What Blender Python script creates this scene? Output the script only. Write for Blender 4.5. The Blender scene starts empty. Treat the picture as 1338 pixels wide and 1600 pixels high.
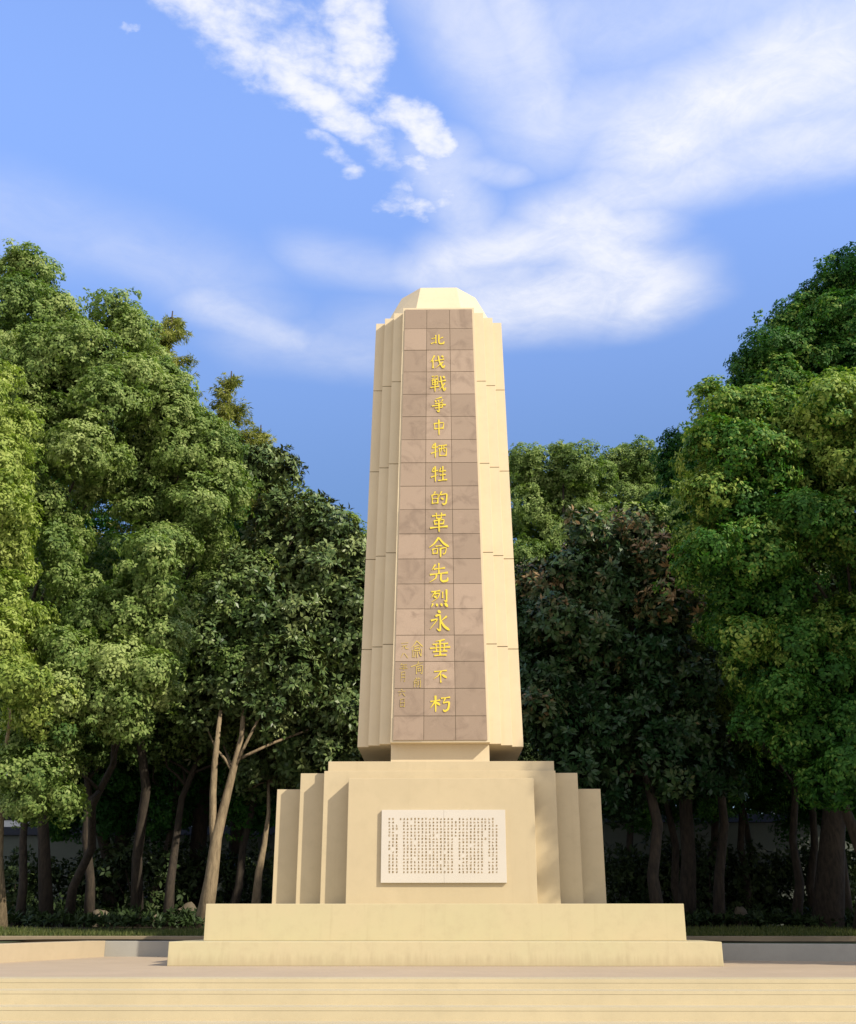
import bpy, bmesh, math, random
import numpy as np
from mathutils import Vector, Matrix, Euler

R = math.radians
SC = bpy.context.scene
COL = SC.collection

# ------------------------------------------------------------------ camera
F_PX, PITCH, YAW = 1700.0, R(20.66), R(0.80)
EYE = Vector((0.0, -17.0, 0.593))
cam_d = bpy.data.cameras.new('camera')
cam = bpy.data.objects.new('camera', cam_d)
COL.objects.link(cam)
cam_d.sensor_fit = 'VERTICAL'
cam_d.sensor_height = 36.0
cam_d.lens = 36.0 * F_PX / 1600.0
cam_d.clip_start, cam_d.clip_end = 0.1, 5000.0
cam.location = EYE
cam.rotation_euler = (math.pi / 2 + PITCH, 0, YAW)
SC.camera = cam
ROT = Euler(cam.rotation_euler).to_matrix()

def ray(px, py):
    return (ROT @ Vector((px - 669.0, 800.0 - py, -F_PX))).normalized()

def at(px, py, y):
    """the world point seen at a photo pixel, on the upright plane y"""
    d = ray(px, py)
    return EYE + d * ((y - EYE.y) / d.y)

def px_scale(p):
    """metres per photo pixel at a world point"""
    return -((ROT.transposed() @ (Vector(p) - EYE)).z) / F_PX

# ------------------------------------------------------------------ view, sun, sky
SUN_AZ, SUN_EL = R(54), R(36)
SUN = Vector((math.sin(SUN_AZ) * math.cos(SUN_EL), -math.cos(SUN_AZ) * math.cos(SUN_EL), math.sin(SUN_EL)))
SC.view_settings.view_transform = 'Standard'
SC.view_settings.look = 'None'
SC.view_settings.gamma = 1.0
SC.view_settings.exposure = 0.18
SC.render.engine = 'CYCLES'
SC.cycles.max_bounces = 6
SC.cycles.diffuse_bounces = 3
SC.cycles.transmission_bounces = 4
SC.cycles.use_denoising = True

sd = bpy.data.lights.new('sun', 'SUN')
sd.energy, sd.angle, sd.color = 4.75, R(0.55), (1.0, 0.91, 0.73)
so = bpy.data.objects.new('sun', sd)
so.rotation_euler = SUN.to_track_quat('Z', 'Y').to_euler()
so.location = (30, -30, 40)
COL.objects.link(so)

class NT:
    """small helper to write node trees as expressions"""
    def __init__(s, tree): s.t = tree
    def n(s, kind, **kw):
        nd = s.t.nodes.new(kind)
        for k, v in kw.items(): setattr(nd, k, v)
        return nd
    def put(s, sock, v):
        if isinstance(v, bpy.types.NodeSocket): s.t.links.new(v, sock)
        elif v is not None:
            if isinstance(v, (tuple, list)) and len(v) == 3 and sock.type == 'RGBA': v = (*v, 1)
            sock.default_value = v
    def m(s, op, a, b=None, c=None, clamp=False):
        nd = s.n('ShaderNodeMath', operation=op, use_clamp=clamp)
        for i, v in enumerate((a, b, c)): s.put(nd.inputs[i], v)
        return nd.outputs[0]
    def v(s, op, a, b=None, scale=None):
        nd = s.n('ShaderNodeVectorMath', operation=op)
        s.put(nd.inputs[0], a); s.put(nd.inputs[1], b)
        if scale is not None: s.put(nd.inputs['Scale'], scale)
        return nd.outputs['Value'] if op in ('DOT_PRODUCT', 'LENGTH', 'DISTANCE') else nd.outputs['Vector']
    def mix(s, f, a, b, blend='MIX'):
        nd = s.n('ShaderNodeMix', data_type='RGBA', blend_type=blend)
        s.put(nd.inputs['Factor'], f); s.put(nd.inputs[6], a); s.put(nd.inputs[7], b)
        return nd.outputs[2]
    def noise(s, vec, scale, detail=4, rough=0.5, dist=0.0, out=0, dim='3D'):
        nd = s.n('ShaderNodeTexNoise', noise_dimensions=dim)
        s.put(nd.inputs['Vector'], vec); s.put(nd.inputs['Scale'], scale)
        s.put(nd.inputs['Detail'], detail); s.put(nd.inputs['Roughness'], rough); s.put(nd.inputs['Distortion'], dist)
        return nd.outputs[out]
    def ss(s, x, lo, hi, a=0.0, b=1.0):
        nd = s.n('ShaderNodeMapRange', interpolation_type='SMOOTHSTEP')
        s.put(nd.inputs[0], x)
        for i, v in enumerate((lo, hi, a, b)): s.put(nd.inputs[i + 1], v)
        return nd.outputs[0]

def build_world():
    w = bpy.data.worlds.new('World'); SC.world = w; w.use_nodes = True
    t = w.node_tree; t.nodes.clear(); N = NT(t)
    sky = N.n('ShaderNodeTexSky', sky_type='NISHITA', sun_disc=False)
    sky.sun_elevation, sky.sun_rotation = SUN_EL, math.pi - SUN_AZ
    sky.air_density, sky.dust_density, sky.ozone_density = 1.0, 0.3, 1.0
    d = N.n('ShaderNodeTexCoord').outputs['Generated']
    sep = N.n('ShaderNodeSeparateXYZ'); N.put(sep.inputs[0], d)
    zz = N.m('MAXIMUM', sep.outputs[2], 0.06)
    # the cloud deck: a flat layer one unit overhead
    cmb = N.n('ShaderNodeCombineXYZ')
    N.put(cmb.inputs[0], N.m('DIVIDE', sep.outputs[0], zz)); N.put(cmb.inputs[1], N.m('DIVIDE', sep.outputs[1], zz))
    P = cmb.outputs[0]
    def plane(px, py):
        r = ray(px, py); return Vector((r.x / r.z, r.y / r.z, 0))
    def rad(px, py, r):
        return (plane(px + r, py) - plane(px, py)).length
    def warp(amount, scale, detail):
        c = N.noise(P, scale, detail, 0.55, 0, 1)
        return N.v('ADD', P, N.v('SCALE', N.v('SUBTRACT', c, (0.5, 0.5, 0.5)), None, amount))
    def flat(v): return N.v('MULTIPLY', v, (1, 1, 0))
    def streaks(Pw, segs):
        tot = None
        for (x0, y0, x1, y1, r, k) in segs:
            a, b = plane(x0, y0), plane(x1, y1); ba = b - a
            rr = rad((x0 + x1) / 2, (y0 + y1) / 2, r)
            pa = N.v('SUBTRACT', Pw, tuple(a))
            h = N.m('MULTIPLY', N.v('DOT_PRODUCT', pa, tuple(ba)), 1.0 / max(ba.length_squared, 1e-6), clamp=True)
            dd = N.v('LENGTH', N.v('SUBTRACT', pa, N.v('SCALE', tuple(ba), None, h)))
            mk = N.ss(dd, rr, rr * 0.05, 0.0, k)
            tot = mk if tot is None else N.m('MAXIMUM', tot, mk)
        return tot
    # broken, puffy streak crossing the upper left
    puff = streaks(flat(N.v('ADD', warp(0.10, 6.0, 3), N.v('SCALE', N.v('SUBTRACT', N.noise(P, 26.0, 6, 0.6, 0, 1), (0.5, 0.5, 0.5)), None, 0.05))), [
        (230, -70, 430, 110, 128, 0.90), (430, 110, 575, 198, 92, 0.92), (530, -50, 575, 140, 110, 0.90),
        (640, 178, 685, 240, 74, 1.0), (600, 215, 625, 300, 80, 0.66), (660, 265, 715, 295, 75, 0.78),
        (350, -30, 530, 120, 150, 0.72), (490, 210, 545, 265, 45, 0.66), (203, 36, 213, 44, 26, 0.8), (600, 325, 700, 318, 55, 0.66)])
    g1 = N.noise(P, 9.0, 4, 0.55, 0.3); g2 = N.noise(N.v('ADD', P, (3.1, 1.7, 0)), 30.0, 8, 0.62, 0.2)
    grain = N.m('ADD', N.m('MULTIPLY', N.m('SUBTRACT', g1, 0.5), 1.25), N.m('MULTIPLY', N.m('SUBTRACT', g2, 0.5), 0.95))
    puff_d = N.ss(N.m('ADD', puff, grain), 0.33, 1.22)
    # soft veil at the right and low down
    veil = streaks(flat(warp(0.12, 3.0, 7)), [
        (690, -20, 860, 190, 150, 0.55), (800, -60, 850, 190, 110, 0.62), (870, 190, 1150, 150, 180, 0.52),
        (1040, 210, 1500, 20, 250, 0.92), (960, 300, 1420, 190, 160, 0.72), (900, 40, 1200, 10, 200, 0.40),
        (700, 240, 740, 400, 95, 0.50), (740, 250, 800, 262, 50, 0.42), (720, 400, 980, 360, 135, 0.80), (790, 480, 1000, 450, 165, 0.85),
        (900, 340, 1000, 470, 150, 0.85), (680, 420, 800, 440, 120, 0.60), (480, 400, 700, 440, 100, 0.30),
        (330, 480, 450, 530, 100, 0.48), (180, 390, 400, 490, 130, 0.28), (420, 530, 600, 560, 140, 0.30),
        (0, 330, 330, 440, 170, 0.22), (1000, -140, 1400, -60, 190, 0.75), (690, -60, 760, 60, 120, 0.40), (560, 520, 640, 500, 130, 0.22)])
    wisp = N.noise(P, 8.0, 10, 0.66, 0.9); wisp2 = N.noise(N.v('ADD', P, (5.0, 2.0, 0)), 26.0, 8, 0.65, 1.2)
    wsum = N.m('ADD', N.m('MULTIPLY', wisp, 0.72), N.m('MULTIPLY', wisp2, 0.28))
    veil_d = N.m('MULTIPLY', veil, N.ss(wsum, 0.28, 0.70, 0.66, 1.06))
    # bright cloud added behind the viewer, out of view, to whiten the fill light
    back = N.m('MULTIPLY', N.ss(sep.outputs[1], 0.30, -0.25), N.ss(N.noise(d, 2.2, 6, 0.6), 0.25, 0.65, 0.70, 1.0))
    dens = N.m('MULTIPLY', N.m('MAXIMUM', N.m('MAXIMUM', N.m('MULTIPLY', puff_d, 0.95), veil_d), back), 1.0, clamp=True)
    # deep clear blue of a dry morning: the sky texture, a little more saturated
    hs = N.n('ShaderNodeHueSaturation'); N.put(hs.inputs['Saturation'], 1.05); N.put(hs.inputs['Color'], sky.outputs[0])
    up = N.ss(sep.outputs[2], 0.25, 0.72)
    blue = N.mix(1.0, hs.outputs[0], N.mix(up, (0.68, 0.78, 0.95), (2.62, 2.52, 2.96)), 'MULTIPLY')
    white = N.n('ShaderNodeRGB'); white.outputs[0].default_value = (7.0, 7.05, 7.4, 1)
    c = N.mix(dens, blue, white.outputs[0])
    bg = N.n('ShaderNodeBackground'); N.put(bg.inputs[0], c); N.put(bg.inputs[1], 0.124)
    out = N.n('ShaderNodeOutputWorld'); t.links.new(bg.outputs[0], out.inputs[0])
build_world()

# ------------------------------------------------------------------ materials
def new_mat(name):
    m = bpy.data.materials.new(name); m.use_nodes = True
    t = m.node_tree; t.nodes.clear(); N = NT(t)
    out = N.n('ShaderNodeOutputMaterial')
    b = N.n('ShaderNodeBsdfPrincipled'); t.links.new(b.outputs[0], out.inputs[0])
    return m, N, b, out

def scale3(c, k): return tuple(x * k for x in c)

def stone(name, base, drips=0.0, rough=0.75, vary=0.10, grain=0.02, stain=(0.3, 0.22, 0.13), stain_k=0.25, streak=0.0, bump=0.12, hue2=None):
    m, N, b, out = new_mat(name)
    P = N.n('ShaderNodeTexCoord').outputs['Object']
    big = N.noise(P, 0.7, 4, 0.6)
    mid = N.noise(P, 5.0, 6, 0.65)
    fine = N.noise(P, 120.0, 3, 0.6)
    c = N.mix(N.ss(big, 0.3, 0.72), base, hue2 or scale3(base, 1 - vary))
    c = N.mix(N.ss(mid, 0.42, 0.85, 0, 0.8), c, scale3(base, 1 - vary * 1.4))
    c = N.mix(N.ss(N.noise(P, 2.2, 7, 0.7, 0.6), 0.62, 0.85, 0, stain_k), c, stain)
    if streak:
        ps = N.v('MULTIPLY', P, (7.0, 7.0, 0.35))
        c = N.mix(N.ss(N.noise(ps, 1.0, 5, 0.6), 0.55, 0.85, 0, streak), c, stain)
    if drips:      # rain splash and run marks along the foot of the block
        sp = N.n('ShaderNodeSeparateXYZ'); N.put(sp.inputs[0], P)
        hgt = N.m('ADD', N.m('MULTIPLY', sp.outputs[2], -5.0), N.m('MULTIPLY', N.noise(N.v('MULTIPLY', P, (9, 9, 0.5)), 1.0, 6, 0.7), 2.4))
        c = N.mix(N.ss(hgt, 0.25, 1.25, 0, drips), c, scale3(stain, 0.9))
    c = N.mix(N.m('MULTIPLY', N.ss(fine, 0.4, 0.75), grain * 6), c, scale3(base, 0.72))
    N.put(b.inputs['Base Color'], c); N.put(b.inputs['Roughness'], rough)
    b.inputs['Specular IOR Level'].default_value = 0.25
    bp = N.n('ShaderNodeBump'); N.put(bp.inputs['Strength'], bump); N.put(bp.inputs['Distance'], 0.01)
    N.put(bp.inputs['Height'], N.m('ADD', N.m('MULTIPLY', fine, 0.5), N.m('MULTIPLY', mid, 1.0)))
    N.put(b.inputs['Normal'], bp.outputs[0])
    return m

M = {}
M['pillar'] = stone('cream_painted_concrete', (0.65, 0.535, 0.365), vary=0.07, stain_k=0.16, streak=0.16)
M['pedestal'] = stone('peach_painted_concrete', (0.525, 0.430, 0.280), vary=0.09, stain_k=0.16, streak=0.14)
M['tier'] = stone('yellowed_painted_concrete', drips=0.34, base=(0.515, 0.435, 0.275), vary=0.09, stain_k=0.22, streak=0.34, hue2=(0.495, 0.440, 0.270))
M['steps'] = stone('warm_granite_steps', (0.525, 0.445, 0.292), vary=0.10, stain_k=0.25, grain=0.05)
M['plaza'] = stone('rosy_granite_paving', (0.455, 0.355, 0.255), vary=0.10, stain_k=0.25, grain=0.05)
M['forecourt'] = stone('pale_forecourt_paving', (0.52, 0.465, 0.38), vary=0.08, stain_k=0.15, grain=0.05)  # unseen ground, made pale to bounce fill light onto the monument
M['low_wall'] = stone('pale_granite_wall', (0.46, 0.375, 0.26), vary=0.10, stain_k=0.25, streak=0.1)
M['kerb'] = stone('weathered_kerb_stone', (0.28, 0.22, 0.145), vary=0.2, stain_k=0.4)
M['marble'] = stone('white_marble', (0.58, 0.53, 0.465), vary=0.05, stain_k=0.04, rough=0.5, bump=0.03)
M['joint'] = stone('joint_mortar', (0.20, 0.155, 0.09), vary=0.2)
M['far_wall'] = stone('shade_darkened_whitewash', (0.13, 0.15, 0.13), vary=0.15, stain_k=0.3, streak=0.3)  # white wall darkened to carry the grove's shade in its colour
M['coping'] = stone('dark_roof_tiles', (0.022, 0.022, 0.022), vary=0.2)
M['grey_wall_stone'] = stone('grey_wall_stone', (0.36, 0.345, 0.31), vary=0.12, stain_k=0.2, grain=0.06)  # plain grey for the back walls, darker than the cream side wall
M['white_wall'] = stone('white_render', (0.82, 0.83, 0.85), vary=0.05, stain_k=0.05)
M['bed_wall'] = stone('rough_bed_stone', (0.17, 0.14, 0.10), vary=0.3, stain_k=0.5, bump=0.5)

def mat_panel():
    m, N, b, out = new_mat('brown_sandstone_tiles')
    P = N.n('ShaderNodeTexCoord').outputs['Object']
    tone = N.n('ShaderNodeAttribute', attribute_name='tone').outputs['Fac']
    c = N.mix(tone, (0.275, 0.200, 0.143), (0.385, 0.282, 0.208))
    c = N.mix(N.ss(N.noise(P, 2.6, 6, 0.62, 0.8), 0.46, 0.70, 0, 0.52), c, (0.165, 0.112, 0.078))
    c = N.mix(N.ss(N.noise(P, 3.6, 5, 0.6, 0.5), 0.58, 0.8, 0, 0.5), c, (0.40, 0.29, 0.22))
    f = N.noise(P, 90, 3, 0.7)
    c = N.mix(N.ss(f, 0.35, 0.75, 0, 0.25), c, (0.20, 0.14, 0.11))
    N.put(b.inputs['Base Color'], c); N.put(b.inputs['Roughness'], 0.62)
    bp = N.n('ShaderNodeBump'); N.put(bp.inputs['Strength'], 0.25); N.put(bp.inputs['Distance'], 0.01); N.put(bp.inputs['Height'], f)
    N.put(b.inputs['Normal'], bp.outputs[0])
    return m
M['panel'] = mat_panel()

def plain(name, col, rough=0.5, metal=0.0, spec=0.4):
    m, N, b, out = new_mat(name)
    P = N.n('ShaderNodeTexCoord').outputs['Object']
    c = N.mix(N.noise(P, 14, 4, 0.6), scale3(col, 0.82), scale3(col, 1.15))
    N.put(b.inputs['Base Color'], c); N.put(b.inputs['Roughness'], rough); N.put(b.inputs['Metallic'], metal)
    b.inputs['Specular IOR Level'].default_value = spec
    return m
M['gold'] = plain('gilded_lettering', (0.72, 0.56, 0.055), 0.45, 0.1)
M['gold_thin'] = plain('worn_gilding', (0.58, 0.44, 0.10), 0.5, 0.1)
M['brown_ink'] = plain('gilt_brown_engraving', (0.34, 0.23, 0.10), 0.6)
M['white_metal'] = plain('white_painted_steel', (0.75, 0.76, 0.78), 0.4)
M['soil'] = stone('leaf_litter_soil', (0.055, 0.042, 0.026), vary=0.4, stain=(0.09, 0.06, 0.03), stain_k=0.6, bump=0.8, grain=0.06)

def mat_lawn():
    m, N, b, out = new_mat('mown_lawn')
    P = N.n('ShaderNodeTexCoord').outputs['Object']
    c = N.mix(N.noise(P, 0.8, 5, 0.6), (0.040, 0.060, 0.018), (0.085, 0.105, 0.035))
    c = N.mix(N.ss(N.noise(P, 30, 4, 0.7), 0.45, 0.75, 0, 0.7), c, (0.025, 0.035, 0.012))
    N.put(b.inputs['Base Color'], c); N.put(b.inputs['Roughness'], 0.9)
    return m
M['lawn'] = mat_lawn()

def mat_bark(name, c0, c1):
    m, N, b, out = new_mat(name)
    P = N.n('ShaderNodeTexCoord').outputs['Object']
    f = N.noise(N.v('MULTIPLY', P, (9, 9, 2.2)), 1.6, 7, 0.7, 0.5)
    c = N.mix(N.ss(f, 0.3, 0.7), c0, c1)
    c = N.mix(N.ss(N.noise(P, 1.3, 4, 0.6), 0.5, 0.75, 0, 0.5), c, scale3(c1, 1.25))
    N.put(b.inputs['Base Color'], c); N.put(b.inputs['Roughness'], 0.9)
    bp = N.n('ShaderNodeBump'); N.put(bp.inputs['Strength'], 0.9); N.put(bp.inputs['Distance'], 0.03); N.put(bp.inputs['Height'], f)
    N.put(b.inputs['Normal'], bp.outputs[0])
    return m
M['bark'] = mat_bark('shade_darkened_bark', (0.018, 0.014, 0.010), (0.062, 0.045, 0.031))  # bark lowered almost to black to carry the shade under the canopy
M['bark_pale'] = mat_bark('pale_smooth_bark', (0.17, 0.125, 0.075), (0.33, 0.25, 0.155))

def mat_leaf(name, dark, mid, light, under=None, rough=0.55, spec=0.2, transl=0.28, tcol=None, mid2=None):
    m, N, b, out = new_mat(name)
    tone = N.n('ShaderNodeAttribute', attribute_name='tone').outputs['Fac']
    ramp = N.n('ShaderNodeValToRGB')
    e = ramp.color_ramp.elements
    e[0].color, e[1].color = (*dark, 1), (*light, 1); e[0].position, e[1].position = 0.05, 0.95
    k = e.new(0.5); k.color = (*mid, 1)
    if mid2: k = e.new(0.78); k.color = (*mid2, 1)
    N.put(ramp.inputs[0], tone)
    c = ramp.outputs[0]
    if under:
        g = N.n('ShaderNodeNewGeometry')
        c = N.mix(g.outputs['Backfacing'], c, under)
    N.put(b.inputs['Base Color'], c); N.put(b.inputs['Roughness'], rough)
    b.inputs['Specular IOR Level'].default_value = spec
    tr = N.n('ShaderNodeBsdfTranslucent')
    N.put(tr.inputs[0], N.mix(1.0, c, tcol or (1.25, 1.5, 0.55), 'MULTIPLY'))
    mx = N.n('ShaderNodeMixShader'); N.put(mx.inputs[0], transl)
    N.t.links.new(b.outputs[0], mx.inputs[1]); N.t.links.new(tr.outputs[0], mx.inputs[2])
    N.t.links.new(mx.outputs[0], out.inputs[0])
    return m
M['camphor'] = mat_leaf('camphor_leaves', (0.048, 0.105, 0.024), (0.178, 0.255, 0.066), (0.345, 0.405, 0.145))
M['camphor_gold'] = mat_leaf('yellowing_camphor_leaves', (0.10, 0.165, 0.030), (0.27, 0.34, 0.070), (0.42, 0.47, 0.14))
M['camphor_shaded'] = mat_leaf('shaded_camphor_leaves', (0.018, 0.078, 0.012), (0.060, 0.165, 0.024), (0.34, 0.42, 0.090))  # camphor greens lowered to paint shade into the right-hand crowns
M['magnolia'] = mat_leaf('magnolia_leaves', (0.030, 0.066, 0.020), (0.105, 0.160, 0.048), (0.28, 0.33, 0.125), under=(0.085, 0.092, 0.032), rough=0.4, spec=0.3, transl=0.10)
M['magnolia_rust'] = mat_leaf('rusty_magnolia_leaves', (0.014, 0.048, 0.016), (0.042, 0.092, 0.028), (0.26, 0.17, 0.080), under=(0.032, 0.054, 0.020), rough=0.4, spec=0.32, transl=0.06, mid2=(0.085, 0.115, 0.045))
M['redwood'] = mat_leaf('feathery_redwood_needles', (0.10, 0.125, 0.026), (0.23, 0.245, 0.050), (0.36, 0.36, 0.10), transl=0.3)
M['shrub'] = mat_leaf('shrub_leaves', (0.018, 0.035, 0.012), (0.034, 0.058, 0.018), (0.06, 0.085, 0.028), transl=0.12)
M['grass'] = mat_leaf('grass_blades', (0.050, 0.075, 0.020), (0.090, 0.110, 0.030), (0.14, 0.15, 0.05), transl=0.3)

# ------------------------------------------------------------------ object helpers
def link(o, parent=None):
    COL.objects.link(o)
    if parent is not None: o.parent = parent
    return o

def tag(o, label, cat, group=None):
    o['label'] = label; o['category'] = cat
    if group: o['group'] = group
    return o

def empty(name, loc=(0, 0, 0)):
    o = bpy.data.objects.new(name, None); o.location = loc; o.empty_display_size = 0.3
    return link(o)

def obj(name, bm, mat, parent=None, bevel=0.0, smooth=False):
    me = bpy.data.meshes.new(name)
    if bevel:
        bmesh.ops.remove_doubles(bm, verts=bm.verts, dist=1e-5)
        es = [e for e in bm.edges if len(e.link_faces) == 2 and e.calc_face_angle(0) > 0.5]
        bmesh.ops.bevel(bm, geom=es, offset=bevel, segments=2, affect='EDGES', profile=0.6)
    bmesh.ops.recalc_face_normals(bm, faces=bm.faces)
    bm.to_mesh(me); bm.free()
    me.materials.append(mat)
    if smooth:
        for p in me.polygons: p.use_smooth = True
    o = bpy.data.objects.new(name, me)
    return link(o, parent)

def hexa(bm, b, t, zb, zt):
    """a block between a bottom rectangle and a top rectangle (x0,x1,y0,y1)"""
    vs = []
    for (x0, x1, y0, y1), z in ((b, zb), (t, zt)):
        vs += [bm.verts.new(p) for p in ((x0, y0, z), (x1, y0, z), (x1, y1, z), (x0, y1, z))]
    for f in ((3, 2, 1, 0), (4, 5, 6, 7), (0, 1, 5, 4), (1, 2, 6, 5), (2, 3, 7, 6), (3, 0, 4, 7)):
        bm.faces.new([vs[i] for i in f])
    return vs

def block(bm, x0, x1, y0, y1, z0, z1):
    return hexa(bm, (x0, x1, y0, y1), (x0, x1, y0, y1), z0, z1)

def tube(bm, pts, rad, seg=10, wob=0.0, rng=random):
    rings = []
    n = len(pts)
    for i, p in enumerate(pts):
        p = Vector(p)
        d = (Vector(pts[min(i + 1, n - 1)]) - Vector(pts[max(i - 1, 0)])).normalized()
        a = d.cross(Vector((0.3, 1, 0.1))).normalized(); c = d.cross(a)
        ring = []
        for k in range(seg):
            t = 2 * math.pi * k / seg
            r = rad[i] * (1 + wob * (rng.random() - 0.5))
            ring.append(bm.verts.new(p + (a * math.cos(t) + c * math.sin(t)) * r))
        rings.append(ring)
    for a, b in zip(rings, rings[1:]):
        for k in range(seg):
            bm.faces.new((a[k], a[(k + 1) % seg], b[(k + 1) % seg], b[k]))
    bm.faces.new(rings[0][::-1]); bm.faces.new(rings[-1])

# ------------------------------------------------------------------ ground
def structure(o):
    o['kind'] = 'structure'; return o

def sheet(name, fn, xs, ys, mat):
    bm = bmesh.new()
    g = [[bm.verts.new((x, y, fn(x, y))) for x in xs] for y in ys]
    for r0, r1 in zip(g, g[1:]):
        for i in range(len(xs) - 1):
            bm.faces.new((r0[i], r0[i + 1], r1[i + 1], r1[i]))
    return structure(obj(name, bm, mat, smooth=True))

Y_EDGE = -3.83            # front edge of the plaza (the top step)
WALL_Y = 4.55              # low wall across the back
WALL_X = 7.0
def low_ground(x, y):     # one sheet to the horizon
    return -1.0
def grove_z(x, y):
    return 0.26 + 0.22 * min(max((y - WALL_Y) / 6.0, 0), 1) + 0.035 * math.sin(x * 0.7) * math.sin(y * 0.5)
far = [-3000, -600, -150, -60] + list(np.linspace(-40, 40, 9)) + [60, 150, 600, 3000]
sheet('ground', low_ground, far, far, M['forecourt'])
sheet('woodland_floor', grove_z, list(np.linspace(-45, 45, 61)), [WALL_Y + 0.28] + list(np.linspace(6, 60, 40)), M['soil'])

# plaza slab with its steps down to the forecourt
bm = bmesh.new()
block(bm, -60, 60, Y_EDGE + 0.2, WALL_Y + 0.05, -0.2, 0.0)
structure(obj('plaza', bm, M['plaza']))
zz = [-0.004, -0.098, -0.234, -0.363, -0.49, -0.62, -0.75, -0.88, -1.01]
bm = bmesh.new(); y = Y_EDGE
for i in range(len(zz) - 1):
    t = 0.034
    block(bm, -60, 60, y - 0.0025, y + 0.40, zz[i] - t, zz[i] + (0.0 if i else 0.008))     # tread slab, nosing just proud of the riser
    block(bm, -60, 60, y, y + 0.39, zz[i + 1] - 0.028, zz[i] - t - 0.002)                         # riser
    y -= 0.38
structure(obj('plaza_steps', bm, M['steps']))

# ------------------------------------------------------------------ monument
mon = empty('monument', (0, 0, 0))
tag(mon, 'tall cream memorial pillar with brown gold-lettered panel on stepped base', 'monument')
CX = -0.05

def xh(px0, px1, py, y):
    """half width in metres of a px span at height py on the plane y"""
    return (at(px1, py, y).x - at(px0, py, y).x) / 2

# two base tiers
H1 = at(692, 1471.5, 0).z
T2Y = 0.85
H2 = at(692, 1412, T2Y).z
W1, W1t = xh(257.6, 1127.8, 1508.8, 0), xh(261, 1125.6, 1471.5, 0)
W2 = xh(315, 1069.5, 1468, T2Y)
bm = bmesh.new(); hexa(bm, (-W1, W1, 0, 8.6), (-W1t, W1t, 0.015, 8.6), 0.0, H1); obj('base_tier', bm, M['tier'], mon, bevel=0.008)
bm = bmesh.new(); block(bm, -W2, W2, T2Y, 8.0, H1 + 0.001, H2); obj('base_tier', bm, M['tier'], mon, bevel=0.008)

# pedestal: a front block with three slabs stepping back on each side
PY = 1.75; DS = 0.27
def slab(bm, px0, px1, pyt, y, z0, back, eps=0.0):
    a, b = at(px0, 1400, y).x, at(px1, 1400, y).x
    zt = at(686, pyt, y).z
    block(bm, a, b, y, back, z0, zt); return zt
Z0 = H2 + 0.001
bm = bmesh.new(); slab(bm, 540.5, 840, 1216, PY, Z0, 2.6); ped = obj('pedestal', bm, M['pedestal'], mon, bevel=0.006)
BK = 6.2
spec = [(500.5, 876, 1204.3), (462.5, 911.5, 1208), (425.5, 947.5, 1233)]
for i, (a, b, t) in enumerate(spec):
    yy = PY + DS * (i + 1)
    bm = bmesh.new(); slab(bm, a, b, t, yy, Z0, BK - DS * i * 1.0 - 0.01 * i)
    obj('stepped_slab', bm, M['pedestal'], ped, bevel=0.006)
# top plate carrying the pillar
yp = PY + DS + 0.09
zpt = at(686, 1189.5, yp).z
bm = bmesh.new()
block(bm, at(513, 1200, yp).x, at(866, 1200, yp).x, yp, BK - 1.0, at(686, 1208, yp).z - 0.3, zpt)
obj('top_plate', bm, M['pedestal'], ped, bevel=0.006)

# pillar: centre slab plus three slabs stepping back, all tapering upwards
VY = 2.35; VS = 0.20
ZB = at(686, 1160, VY).z
ZT = at(682, 481, VY + 0.30).z
LEAN = 0.30                                    # how far the front leans back towards the top
def pil_w(k, z):                               # half width of layer k at height z
    t = (z - ZB) / (ZT - ZB)
    return B0[k] * (1 - t) + B1[k] * t
B0 = [xh(612, 759.5, 1160, VY), 0, 0, xh(557, 816.5, 1167, VY + 3 * VS)]
B1 = [xh(630.5, 734.5, 484, VY + LEAN), 0, 0, xh(585, 780.5, 507, VY + LEAN + 3 * VS)]
B0[0] += 0.045; B1[0] += 0.045
for k in (1, 2):
    B0[k] = B0[0] + (B0[3] - B0[0]) * k / 3; B1[k] = B1[0] + (B1[3] - B1[0]) * k / 3
PXC = -0.055
PBK = 5.5                                      # back of the pillar at its foot
def fy(k, z):
    return VY + VS * k + LEAN * (z - ZB) / (ZT - ZB)
def by(k, z):
    return PBK - VS * k - LEAN * (z - ZB) / (ZT - ZB)
def rect(k, z, g=0.0):
    w = pil_w(k, z) - g
    return (PXC - w, PXC + w, fy(k, z) + g, by(k, z) - g)
JOINTS = [at(760, 1005, VY + VS).z, at(748, 862, VY + VS * 1.4).z, at(744, 722, VY + VS * 1.6).z, at(738, 594, VY + VS * 2).z]
pillar = None
for k in range(4):
    bm = bmesh.new()
    if k == 0:
        cuts = [ZB, ZT]
    else:
        cuts = [ZB] + JOINTS + [ZT]
    for a, b in zip(cuts, cuts[1:]):
        g = 0.007
        z0 = a + (g if a != ZB else 0.004 * k); z1 = b - (g if b != ZT else 0.004 * k)
        hexa(bm, rect(k, z0), rect(k, z1), z0, z1)
    o = obj('pillar' if k == 0 else 'stepped_slab', bm, M['pillar'], mon if k == 0 else pillar, bevel=0.004)
    if k == 0: pillar = o
# recessed joint filling behind the slab joints
for z in JOINTS:
    for k in (1, 2, 3):
        bm = bmesh.new(); hexa(bm, rect(k, z - 0.012, 0.012), rect(k, z + 0.012, 0.012), z - 0.012, z + 0.012)
        obj('joint', bm, M['joint'], pillar)
# neck between pedestal and pillar
yn = VY + 0.22
bm = bmesh.new(); block(bm, at(611, 1180, yn).x, at(765, 1180, yn).x, yn, PBK - 0.5, zpt + 0.001, ZB - 0.001)
obj('neck', bm, M['pillar'], mon)
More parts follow.
